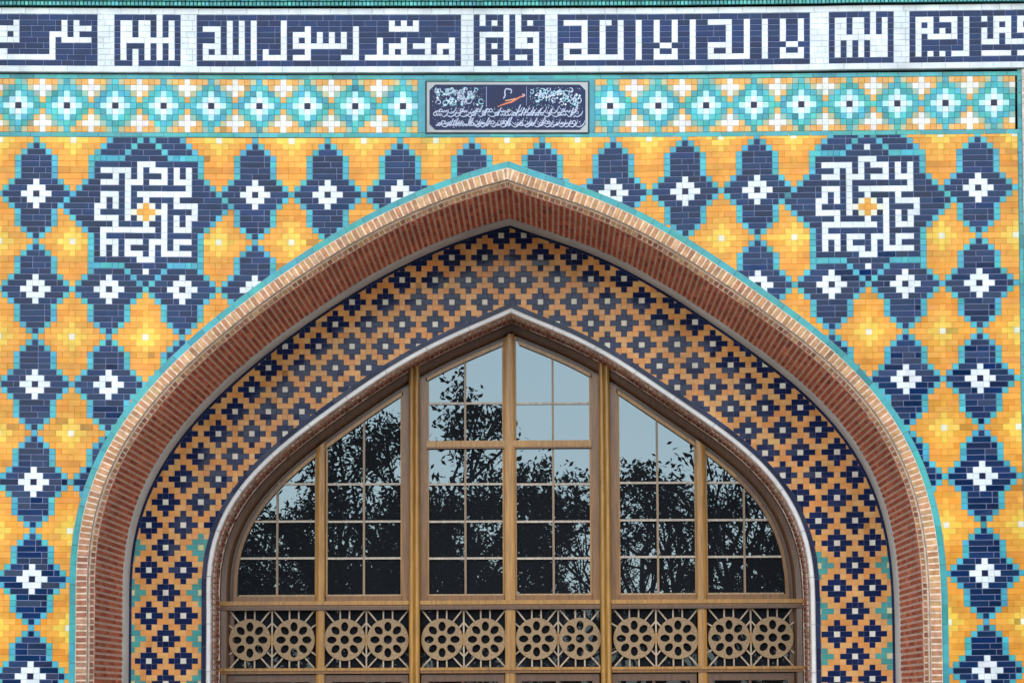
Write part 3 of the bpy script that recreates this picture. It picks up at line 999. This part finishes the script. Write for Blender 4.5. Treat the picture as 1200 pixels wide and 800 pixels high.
# carved lattice row
def roundel_mesh(R):
    cu = bpy.data.curves.new('roundel_outline', 'CURVE')
    cu.dimensions = '2D'; cu.fill_mode = 'BOTH'; cu.extrude = .011; cu.bevel_depth = .0018; cu.bevel_resolution = 1
    def poly(pts):
        sp = cu.splines.new('POLY'); sp.points.add(len(pts) - 1)
        for p, q in zip(sp.points, pts): p.co = (q[0], q[1], 0, 1)
        sp.use_cyclic_u = True
    poly([(R * math.cos(t), R * math.sin(t)) for t in np.linspace(0, 2 * math.pi, 56, endpoint=False)])
    poly([(.215 * R * math.cos(t), .215 * R * math.sin(t)) for t in np.linspace(0, 2 * math.pi, 20, endpoint=False)])
    for k in range(8):
        th = k * math.pi / 4
        pts = []
        for t in np.linspace(0, 2 * math.pi, 22, endpoint=False):
            c, s_ = math.cos(t), math.sin(t)
            e = .78
            lx = .235 * R * math.copysign(abs(c) ** (1 / e * .95), c); ly = .18 * R * math.copysign(abs(s_) ** .9, s_)
            lx, ly = lx + .625 * R, ly
            pts.append((lx * math.cos(th) - ly * math.sin(th), lx * math.sin(th) + ly * math.cos(th)))
        poly(pts)
    ob = bpy.data.objects.new('tmp', cu); COL.objects.link(ob)
    dg = bpy.context.evaluated_depsgraph_get()
    me = bpy.data.meshes.new_from_object(ob.evaluated_get(dg))
    bpy.data.objects.remove(ob, do_unlink=True)
    me.name = 'roundel'
    at = me.color_attributes.new('Col', 'FLOAT_COLOR', 'POINT')
    at.data.foreach_set('color', np.tile(np.array((.28, .17, .075, .45), np.float32), len(me.vertices)))
    me.materials.clear(); me.materials.append(M_WOOD)
    return me
RME = roundel_mesh(24.2 * S2)
PAN = [(266.5, 370.5, 292.6, 344.3, 749.3), (380.9, 478.5, 403.8, 454.4, 749), (493.5, 591.3, 518, 568.8, 748.6),
       (603.8, 702.5, 628.8, 679.8, 747.8), (716, 816.5, 743.3, 794.6, 747.2), (827.2, 931, 854.6, 905.8, 746.6)]
for xa, xb_, c1, c2, yc in PAN:
    lp = MB()
    a, b = wx(xa, 748), wx(xb_, 748)
    X1, X2, zc = wx(c1, 748), wx(c2, 748), wz(yc, .5 * (c1 + c2))
    R = 24.2 * S2
    mid = .5 * (X1 + X2)
    bar = (.40, .29, .19, .4)
    def stick(p, q, wd=1.8 * S2, y=yw + .03):
        dx, dz = q[0] - p[0], q[1] - p[1]; L = math.hypot(dx, dz); nx, nz = -dz / L * wd / 2, dx / L * wd / 2
        poly = [(p[0] - nx, p[1] - nz), (q[0] - nx, q[1] - nz), (q[0] + nx, q[1] + nz), (p[0] + nx, p[1] + nz)]
        lp.prism(poly, y, y + .02, bar)
    zt_, zb_ = ZL1, ZL0
    for X in (X1, X2):
        for sx in (-1, 1):
            for (zz, sz) in ((zt_, 1), (zb_, -1)):
                xo = X + sx * 5.4 * S2
                stick((xo, zc + sz * .95 * R), (xo, zz))
                e = (X + sx * .53 * R, zc + sz * .86 * R)
                xt = X + sx * 23.5 * S2
                stick(e, (xt, zz), y=yw + .0305)
    stick((mid, zt_), (mid, zb_), y=yw + .031)
    for sz in (-1, 1):
        for (p, q) in (((mid, zc + sz * 20 * S2), (X1 + .82 * R, zc + sz * .57 * R)), ((mid, zc + sz * 20 * S2), (X2 - .82 * R, zc + sz * .57 * R))):
            stick(p, q, y=yw + .0315)
        for (X, xe, sg) in ((X1, a, -1), (X2, b, 1)):
            if abs(xe - X) > 1.02 * R: stick((X + sg * .82 * R, zc + sz * .57 * R), (xe, zc + sz * 18 * S2), y=yw + .0315)
    lp.prism([(mid, zc - 9 * S2), (mid + 3.5 * S2, zc), (mid, zc + 9 * S2), (mid - 3.5 * S2, zc)], yw + .028, yw + .045, WOODL)
    lat_o = lp.build('lattice_panel', M_WOOD, win)
    for X in (X1, X2):
        ro = bpy.data.objects.new('roundel', RME); COL.objects.link(ro)
        ro.parent = lat_o
        ro.rotation_euler = (math.pi / 2, 0, 0)
        ro.location = (X, yw + .025, zc)
    gp = MB(); gp.box(a, b, yw + .062, yw + .068, ZL0, ZL1); gp.build('pane', M_GLASS2, lat_o)
# door leaves below the lattice, down to the threshold
for xa, xb_, c1, c2, yc in PAN:
    dl = MB(); a, b = wx(xa, 800), wx(xb_, 800); zt_ = wz(789.5)
    fw = 8 * S2
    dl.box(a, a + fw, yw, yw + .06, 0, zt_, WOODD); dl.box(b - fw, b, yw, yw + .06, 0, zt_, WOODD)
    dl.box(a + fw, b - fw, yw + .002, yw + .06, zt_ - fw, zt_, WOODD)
    dl.box(a + fw, b - fw, yw + .002, yw + .06, 0, .45, WOOD)
    dl.box((a + b) / 2 - .012, (a + b) / 2 + .012, yw + .01, yw + .055, .45, zt_ - fw, WOODD)
    do = dl.build('door_leaf', M_WOOD, win)
    gp = MB(); gp.box(a + fw, b - fw, yw + .056, yw + .061, .45, zt_ - fw); gp.build('pane', M_GLASS2, do)

# ------------------------------------------------------------------ plaque
pq = empty('inscription_plaque', (unproj(594.5, 125.6, 0)[0], 0, unproj(594.5, 125.6, 0)[1]))
tag(pq, 'small navy plaque with white and red handwritten script in a pale stone frame', 'plaque')
NP = (.004, .010, .06, .1)
def pp(px, py): return unproj(px, py, -.03)
def rect(mb, x0, y0, x1, y1, ya, yb, col):
    mb.prism([pp(x0, y1), pp(x1, y1), pp(x1, y0), pp(x0, y0)], ya, yb, col)
m1 = MB(); rect(m1, 498.8, 95.2, 690.3, 156.6, -.02, .01, (.02, .03, .04, .5)); m1.build('outline', M_STONE, pq)
m2 = MB(); rect(m2, 500.3, 96.6, 688.9, 155.2, -.034, -.015, (.42, .43, .42, .5)); m2.build('frame', M_STONE, pq)
m3 = MB()
ch = 6.5
x0, y0, x1, y1 = 503.4, 99.6, 686.0, 152.4
m3.prism([pp(x0 + ch, y1), pp(x1 - ch, y1), pp(x1, y1 - ch), pp(x1, y0 + ch), pp(x1 - ch, y0), pp(x0 + ch, y0), pp(x0, y0 + ch), pp(x0, y1 - ch)], -.038, -.03, NP)
m3.build('panel', M_TILE, pq)
sc = MB()
rs = random.Random(11)
lay = [0]
def ribbon(pts, wfun, col, n=18):
    """a stroke through control points (photo px), with a pen width varying along it"""
    pts = np.array(pts, float)
    t = np.linspace(0, len(pts) - 1, n)
    def cr(k, u):
        p0, p1, p2, p3_ = pts[max(0, k - 1)], pts[k], pts[min(len(pts) - 1, k + 1)], pts[min(len(pts) - 1, k + 2)]
        return .5 * (2 * p1 + (p2 - p0) * u + (2 * p0 - 5 * p1 + 4 * p2 - p3_) * u ** 2 + (3 * p1 - p0 - 3 * p2 + p3_) * u ** 3)
    P = [cr(min(int(q), len(pts) - 2), q - min(int(q), len(pts) - 2)) for q in t]
    lay[0] = (lay[0] + 1) % 17
    y = -.0392 - .00012 * lay[0]
    prev = None
    for i, p in enumerate(P):
        d = P[min(i + 1, n - 1)] - P[max(i - 1, 0)]; L = np.hypot(*d) or 1
        nn = np.array((-d[1], d[0])) / L * wfun(i / (n - 1)) / 2
        A, B = pp(*(p + nn)), pp(*(p - nn))
        cur = ((A[0], y, A[1]), (B[0], y, B[1]))
        if prev: sc.quad([prev[0], cur[0], cur[1], prev[1]], col)
        prev = cur
def dot(x, y, r, col):
    lay[0] = (lay[0] + 1) % 17
    yy = -.0392 - .00012 * lay[0]
    sc.quad([(pp(x + dx * r, y + dz * r)[0], yy, pp(x + dx * r, y + dz * r)[1]) for dx, dz in ((-1, 0), (0, 1), (1, 0), (0, -1))], col)
SW = (.50, .53, .66, .3)
pen = lambda t: .3 + .95 * math.sin(math.pi * min(1, t * 1.05))
# two lines of flowing script
for base, xa, xb_ in ((131.5, 510, 680), (135.5, 508, 682), (145.5, 513, 678), (147.5, 511, 680)):
    x = xa
    while x < xb_ - 4:
        k = rs.random()
        if k < .34:
            L = rs.uniform(9, 15)
            ribbon([(x + L, base - rs.uniform(4.5, 7)), (x + L * .8, base - 1.0), (x + L * .4, base + 1.6), (x, base - rs.uniform(.5, 2.6))], pen, SW)
            if rs.random() < .6: dot(x + L * .5, base - rs.uniform(2.5, 5), .8, SW)
            x += L * .62
        elif k < .62:
            L = rs.uniform(4, 7)
            ribbon([(x + L, base - 2.2), (x + L * .7, base + .4), (x + L * .45, base - 1.6), (x + L * .2, base + .4), (x, base - 1)], lambda t: 1.1, SW, 14)
            x += L * .85
        elif k < .82:
            h = rs.uniform(6.5, 9)
            ribbon([(x + 3.4, base - h), (x + 1.2, base - h * .4), (x, base + .6)], lambda t: 1.25, SW, 8)
            if rs.random() < .5: dot(x + 4, base + 2, .75, SW)
            x += 2.7
        else:
            r = rs.uniform(1.4, 2.1)
            ribbon([(x + r * (1 + math.cos(t)), base - 1.6 + r * math.sin(t)) for t in np.linspace(0, 6.2, 8)], lambda t: 1.0, SW, 14)
            x += r * 2
# arabesque scrolls to the left and the right of the cartouche
for xa, xb_, sg in ((507, 568, 1), (619, 682, -1)):
    for k in range(30):
        cx_, cy_ = rs.uniform(xa + 3, xb_ - 3), rs.uniform(105, 122)
        r = rs.uniform(2.4, 4.6); st = rs.uniform(0, 6)
        col = rs.choice((SW, SW, (.40, .58, .68, .3), (.34, .6, .66, .3)))
        ribbon([(cx_ + r * math.cos(st + t) * (1 - t / 11), cy_ + r * math.sin(st + t) * (1 - t / 11)) for t in np.linspace(0, 5.4, 9)], lambda t: .95, col, 20)
    for k in range(34):
        dot(rs.uniform(xa + 2, xb_ - 2), rs.uniform(104, 124), rs.uniform(.9, 1.9), rs.choice(((.8, .82, .84, .3), (.42, .66, .74, .3), (.62, .62, .7, .3))))
for k in range(420):
    x_ = rs.uniform(507, 683)
    dot(x_, rs.uniform(126, 149), rs.uniform(.25, .6), rs.choice(((.30, .34, .5, .3), (.42, .45, .58, .3), (.2, .34, .46, .3))))
for k in range(260):
    x_ = rs.choice((rs.uniform(507, 568), rs.uniform(619, 682)))
    dot(x_, rs.uniform(103, 126), rs.uniform(.3, .8), rs.choice(((.28, .44, .56, .3), (.20, .42, .46, .3), (.40, .42, .56, .3))))
# cartouche: hairline edges, a white flourish and the red stroke of script
hair = (.30, .33, .52, .3)
ribbon([(570, 102), (570, 126)], lambda t: .7, hair, 2)
ribbon([(617, 102), (617, 124)], lambda t: .5, hair, 2)
ribbon([(598, 105.5), (593.5, 104.5), (591.5, 108), (592, 112), (590, 116)], lambda t: 1.5, SW)
ribbon([(598, 104.5), (599.5, 107), (598.5, 110)], lambda t: 1.2, SW, 10)
RED = (.72, .20, .09, .3)
ribbon([(614, 112), (607, 115.5), (600, 119.5), (592, 122), (583, 125.5)], lambda t: .8 + 1.3 * t * (1 - t) * 4, RED, 24)
ribbon([(604, 116), (598, 117.5), (592, 118.5)], lambda t: 1.2, (.75, .36, .2, .3), 10)
ribbon([(612, 110.5), (615, 112), (612, 114)], lambda t: 1.1, (.72, .42, .42, .3), 8)
sc.build('script', M_TILE, pq)

# ------------------------------------------------------------------ courtyard
gm = MB()
gm.quad([(-800, -1200, 0), (800, -1200, 0), (800, 200, 0), (-800, 200, 0)], (.54, .46, .37, .8))
go = gm.build('ground', M_PAVE); tag(go, kind='structure')

# ------------------------------------------------------------------ courtyard trees behind the camera (seen in the panes and the glaze)
def tree_meshes(seed, H, spread, nleaf, size, low):
    r = random.Random(seed)
    tk = MB()
    def limb(p, q, r0, r1, n=6):
        p, q = Vector(p), Vector(q)
        ax = (q - p).normalized(); u = ax.orthogonal().normalized(); v = ax.cross(u)
        ring_ = lambda c, rad: [c + (u * math.cos(t) + v * math.sin(t)) * rad for t in np.linspace(0, 2 * math.pi, n, endpoint=False)]
        A, B = ring_(p, r0), ring_(q, r1)
        for k in range(n):
            tk.quad([A[k], A[(k + 1) % n], B[(k + 1) % n], B[k]], (.07, .055, .045, .9))
    tips = []
    def grow(p, d, L, rad, lev):
        q = p + d * L
        limb(p, q, rad, rad * .72)
        if lev <= 1: tips.append((q, lev)); tips.append((p + d * L * .5, lev))
        if lev == 0: return
        for k in range(r.choice((2, 3, 3))):
            nd = (d + Vector((r.uniform(-1, 1), r.uniform(-1, 1), r.uniform(-.35, .75))) * .85).normalized()
            grow(q, nd, L * r.uniform(.58, .8), rad * .6, lev - 1)
    base = Vector((0, 0, 0))
    th = H * low
    limb(base, base + Vector((0, 0, th)), H * .022, H * .016, 8)
    for k in range(5):
        a = k * 2 * math.pi / 5 + r.uniform(-.4, .4)
        grow(Vector((0, 0, th * r.uniform(.75, 1))), Vector((math.cos(a) * spread, math.sin(a) * spread, r.uniform(.5, 1.1))).normalized(), H * .24, H * .011, 4 if nleaf < 3000 else 3)
    grow(Vector((0, 0, th)), Vector((r.uniform(-.1, .1), r.uniform(-.1, .1), 1)).normalized(), H * .24, H * .011, 3)
    lf = MB()
    for k in range(nleaf):
        c, lev = r.choice(tips)
        p = c + Vector((r.gauss(0, .19), r.gauss(0, .19), r.gauss(0, .16))) * (H / 9)
        u = Vector((r.gauss(0, 1), r.gauss(0, 1), r.gauss(0, 1))).normalized()
        v = u.cross(Vector((r.gauss(0, 1), r.gauss(0, 1), r.gauss(0, 1)))).normalized()
        s_ = size * r.uniform(.6, 1.4)
        g_ = r.uniform(.6, 1.3)
        lf.quad([p - u * s_, p + v * s_ * .42, p + u * s_, p - v * s_ * .42], (.055 * g_, .085 * g_, .035 * g_, .4))
    return tk, lf
TREES = [(-12.5, -41, 6.2, 0), (-9.4, -44, 6.0, 1), (-6.6, -40, 8.6, 1), (-4.3, -43, 9.9, 1), (-1.9, -41, 9.5, 0), (.9, -46, 7.4, 2), (2.6, -41, 8.4, 2), (4.4, -42, 9.0, 2), (5.9, -41, 9.6, 2),
         (7.6, -44, 10.8, 1), (10.2, -41, 11.6, 0), (13.6, -45, 12, 2), (-7.5, -50, 6.6, 0), (-5.4, -49, 7.4, 0), (-3.6, -47, 7.2, 1), (-2.6, -53, 6.4, 0), (2.2, -52, 6.2, 1), (6.6, -53, 6.6, 0), (4.4, -49, 5.8, 0), (11.5, -52, 6.6, 1)]
KIND = [(21, 9, 1.0, 13000, .075, .26), (22, 9, .9, 9500, .07, .24), (23, 9, .8, 3600, .045, .26)]
LAB = ['dense dark courtyard tree mirrored in the window panes', 'broad courtyard tree mirrored in the window panes', 'thinly leaved courtyard tree with fine twigs mirrored in the window panes']
proto = {}
for x, y, H, kd in TREES:
    t = empty('courtyard_tree', (x, y, 0))
    if kd not in proto:
        tk, lf = tree_meshes(*KIND[kd])
        a = tk.build('trunk', M_BARK); b = lf.build('crown', M_LEAF)
        proto[kd] = (a, b)
    else:
        a, b = (q.copy() for q in proto[kd])
        COL.objects.link(a); COL.objects.link(b)
    for q in (a, b):
        q.parent = t; q.location = (0, 0, 0)
    t.scale = (H / 9,) * 3
    t.rotation_euler = (0, 0, random.uniform(0, 6.28))
    tag(t, LAB[kd], 'tree', 'courtyard trees facing the facade')

hg = MB()  # hedge added to fill sky gaps and darken the lower pane reflections
rh = random.Random(5)
for x0, x1, y0, H in ((-13, 1.2, -57, 4.9), (5.6, 15, -57, 5.4)):
    for k in range(int((x1 - x0) * 900)):
        x = rh.uniform(x0, x1); z = H * (rh.random() ** .8) * (1 + .12 * math.sin(x * 1.7) + .07 * math.sin(x * 4.1)); y = y0 + rh.uniform(-.7, .7)
        p = Vector((x, y, z))
        u = Vector((rh.gauss(0, 1), rh.gauss(0, 1), rh.gauss(0, 1))).normalized()
        v = u.cross(Vector((rh.gauss(0, 1), rh.gauss(0, 1), rh.gauss(0, 1)))).normalized()
        q = .11 * rh.uniform(.6, 1.4); g_ = rh.uniform(.6, 1.3)
        hg.quad([p - u * q, p + v * q * .5, p + u * q, p - v * q * .5], (.04 * g_, .065 * g_, .028 * g_, .5))
ho = hg.build('hedge', M_LEAF)
tag(ho, 'tall clipped dark green hedge added behind the trees to darken the low reflections', 'hedge', kind='stuff')
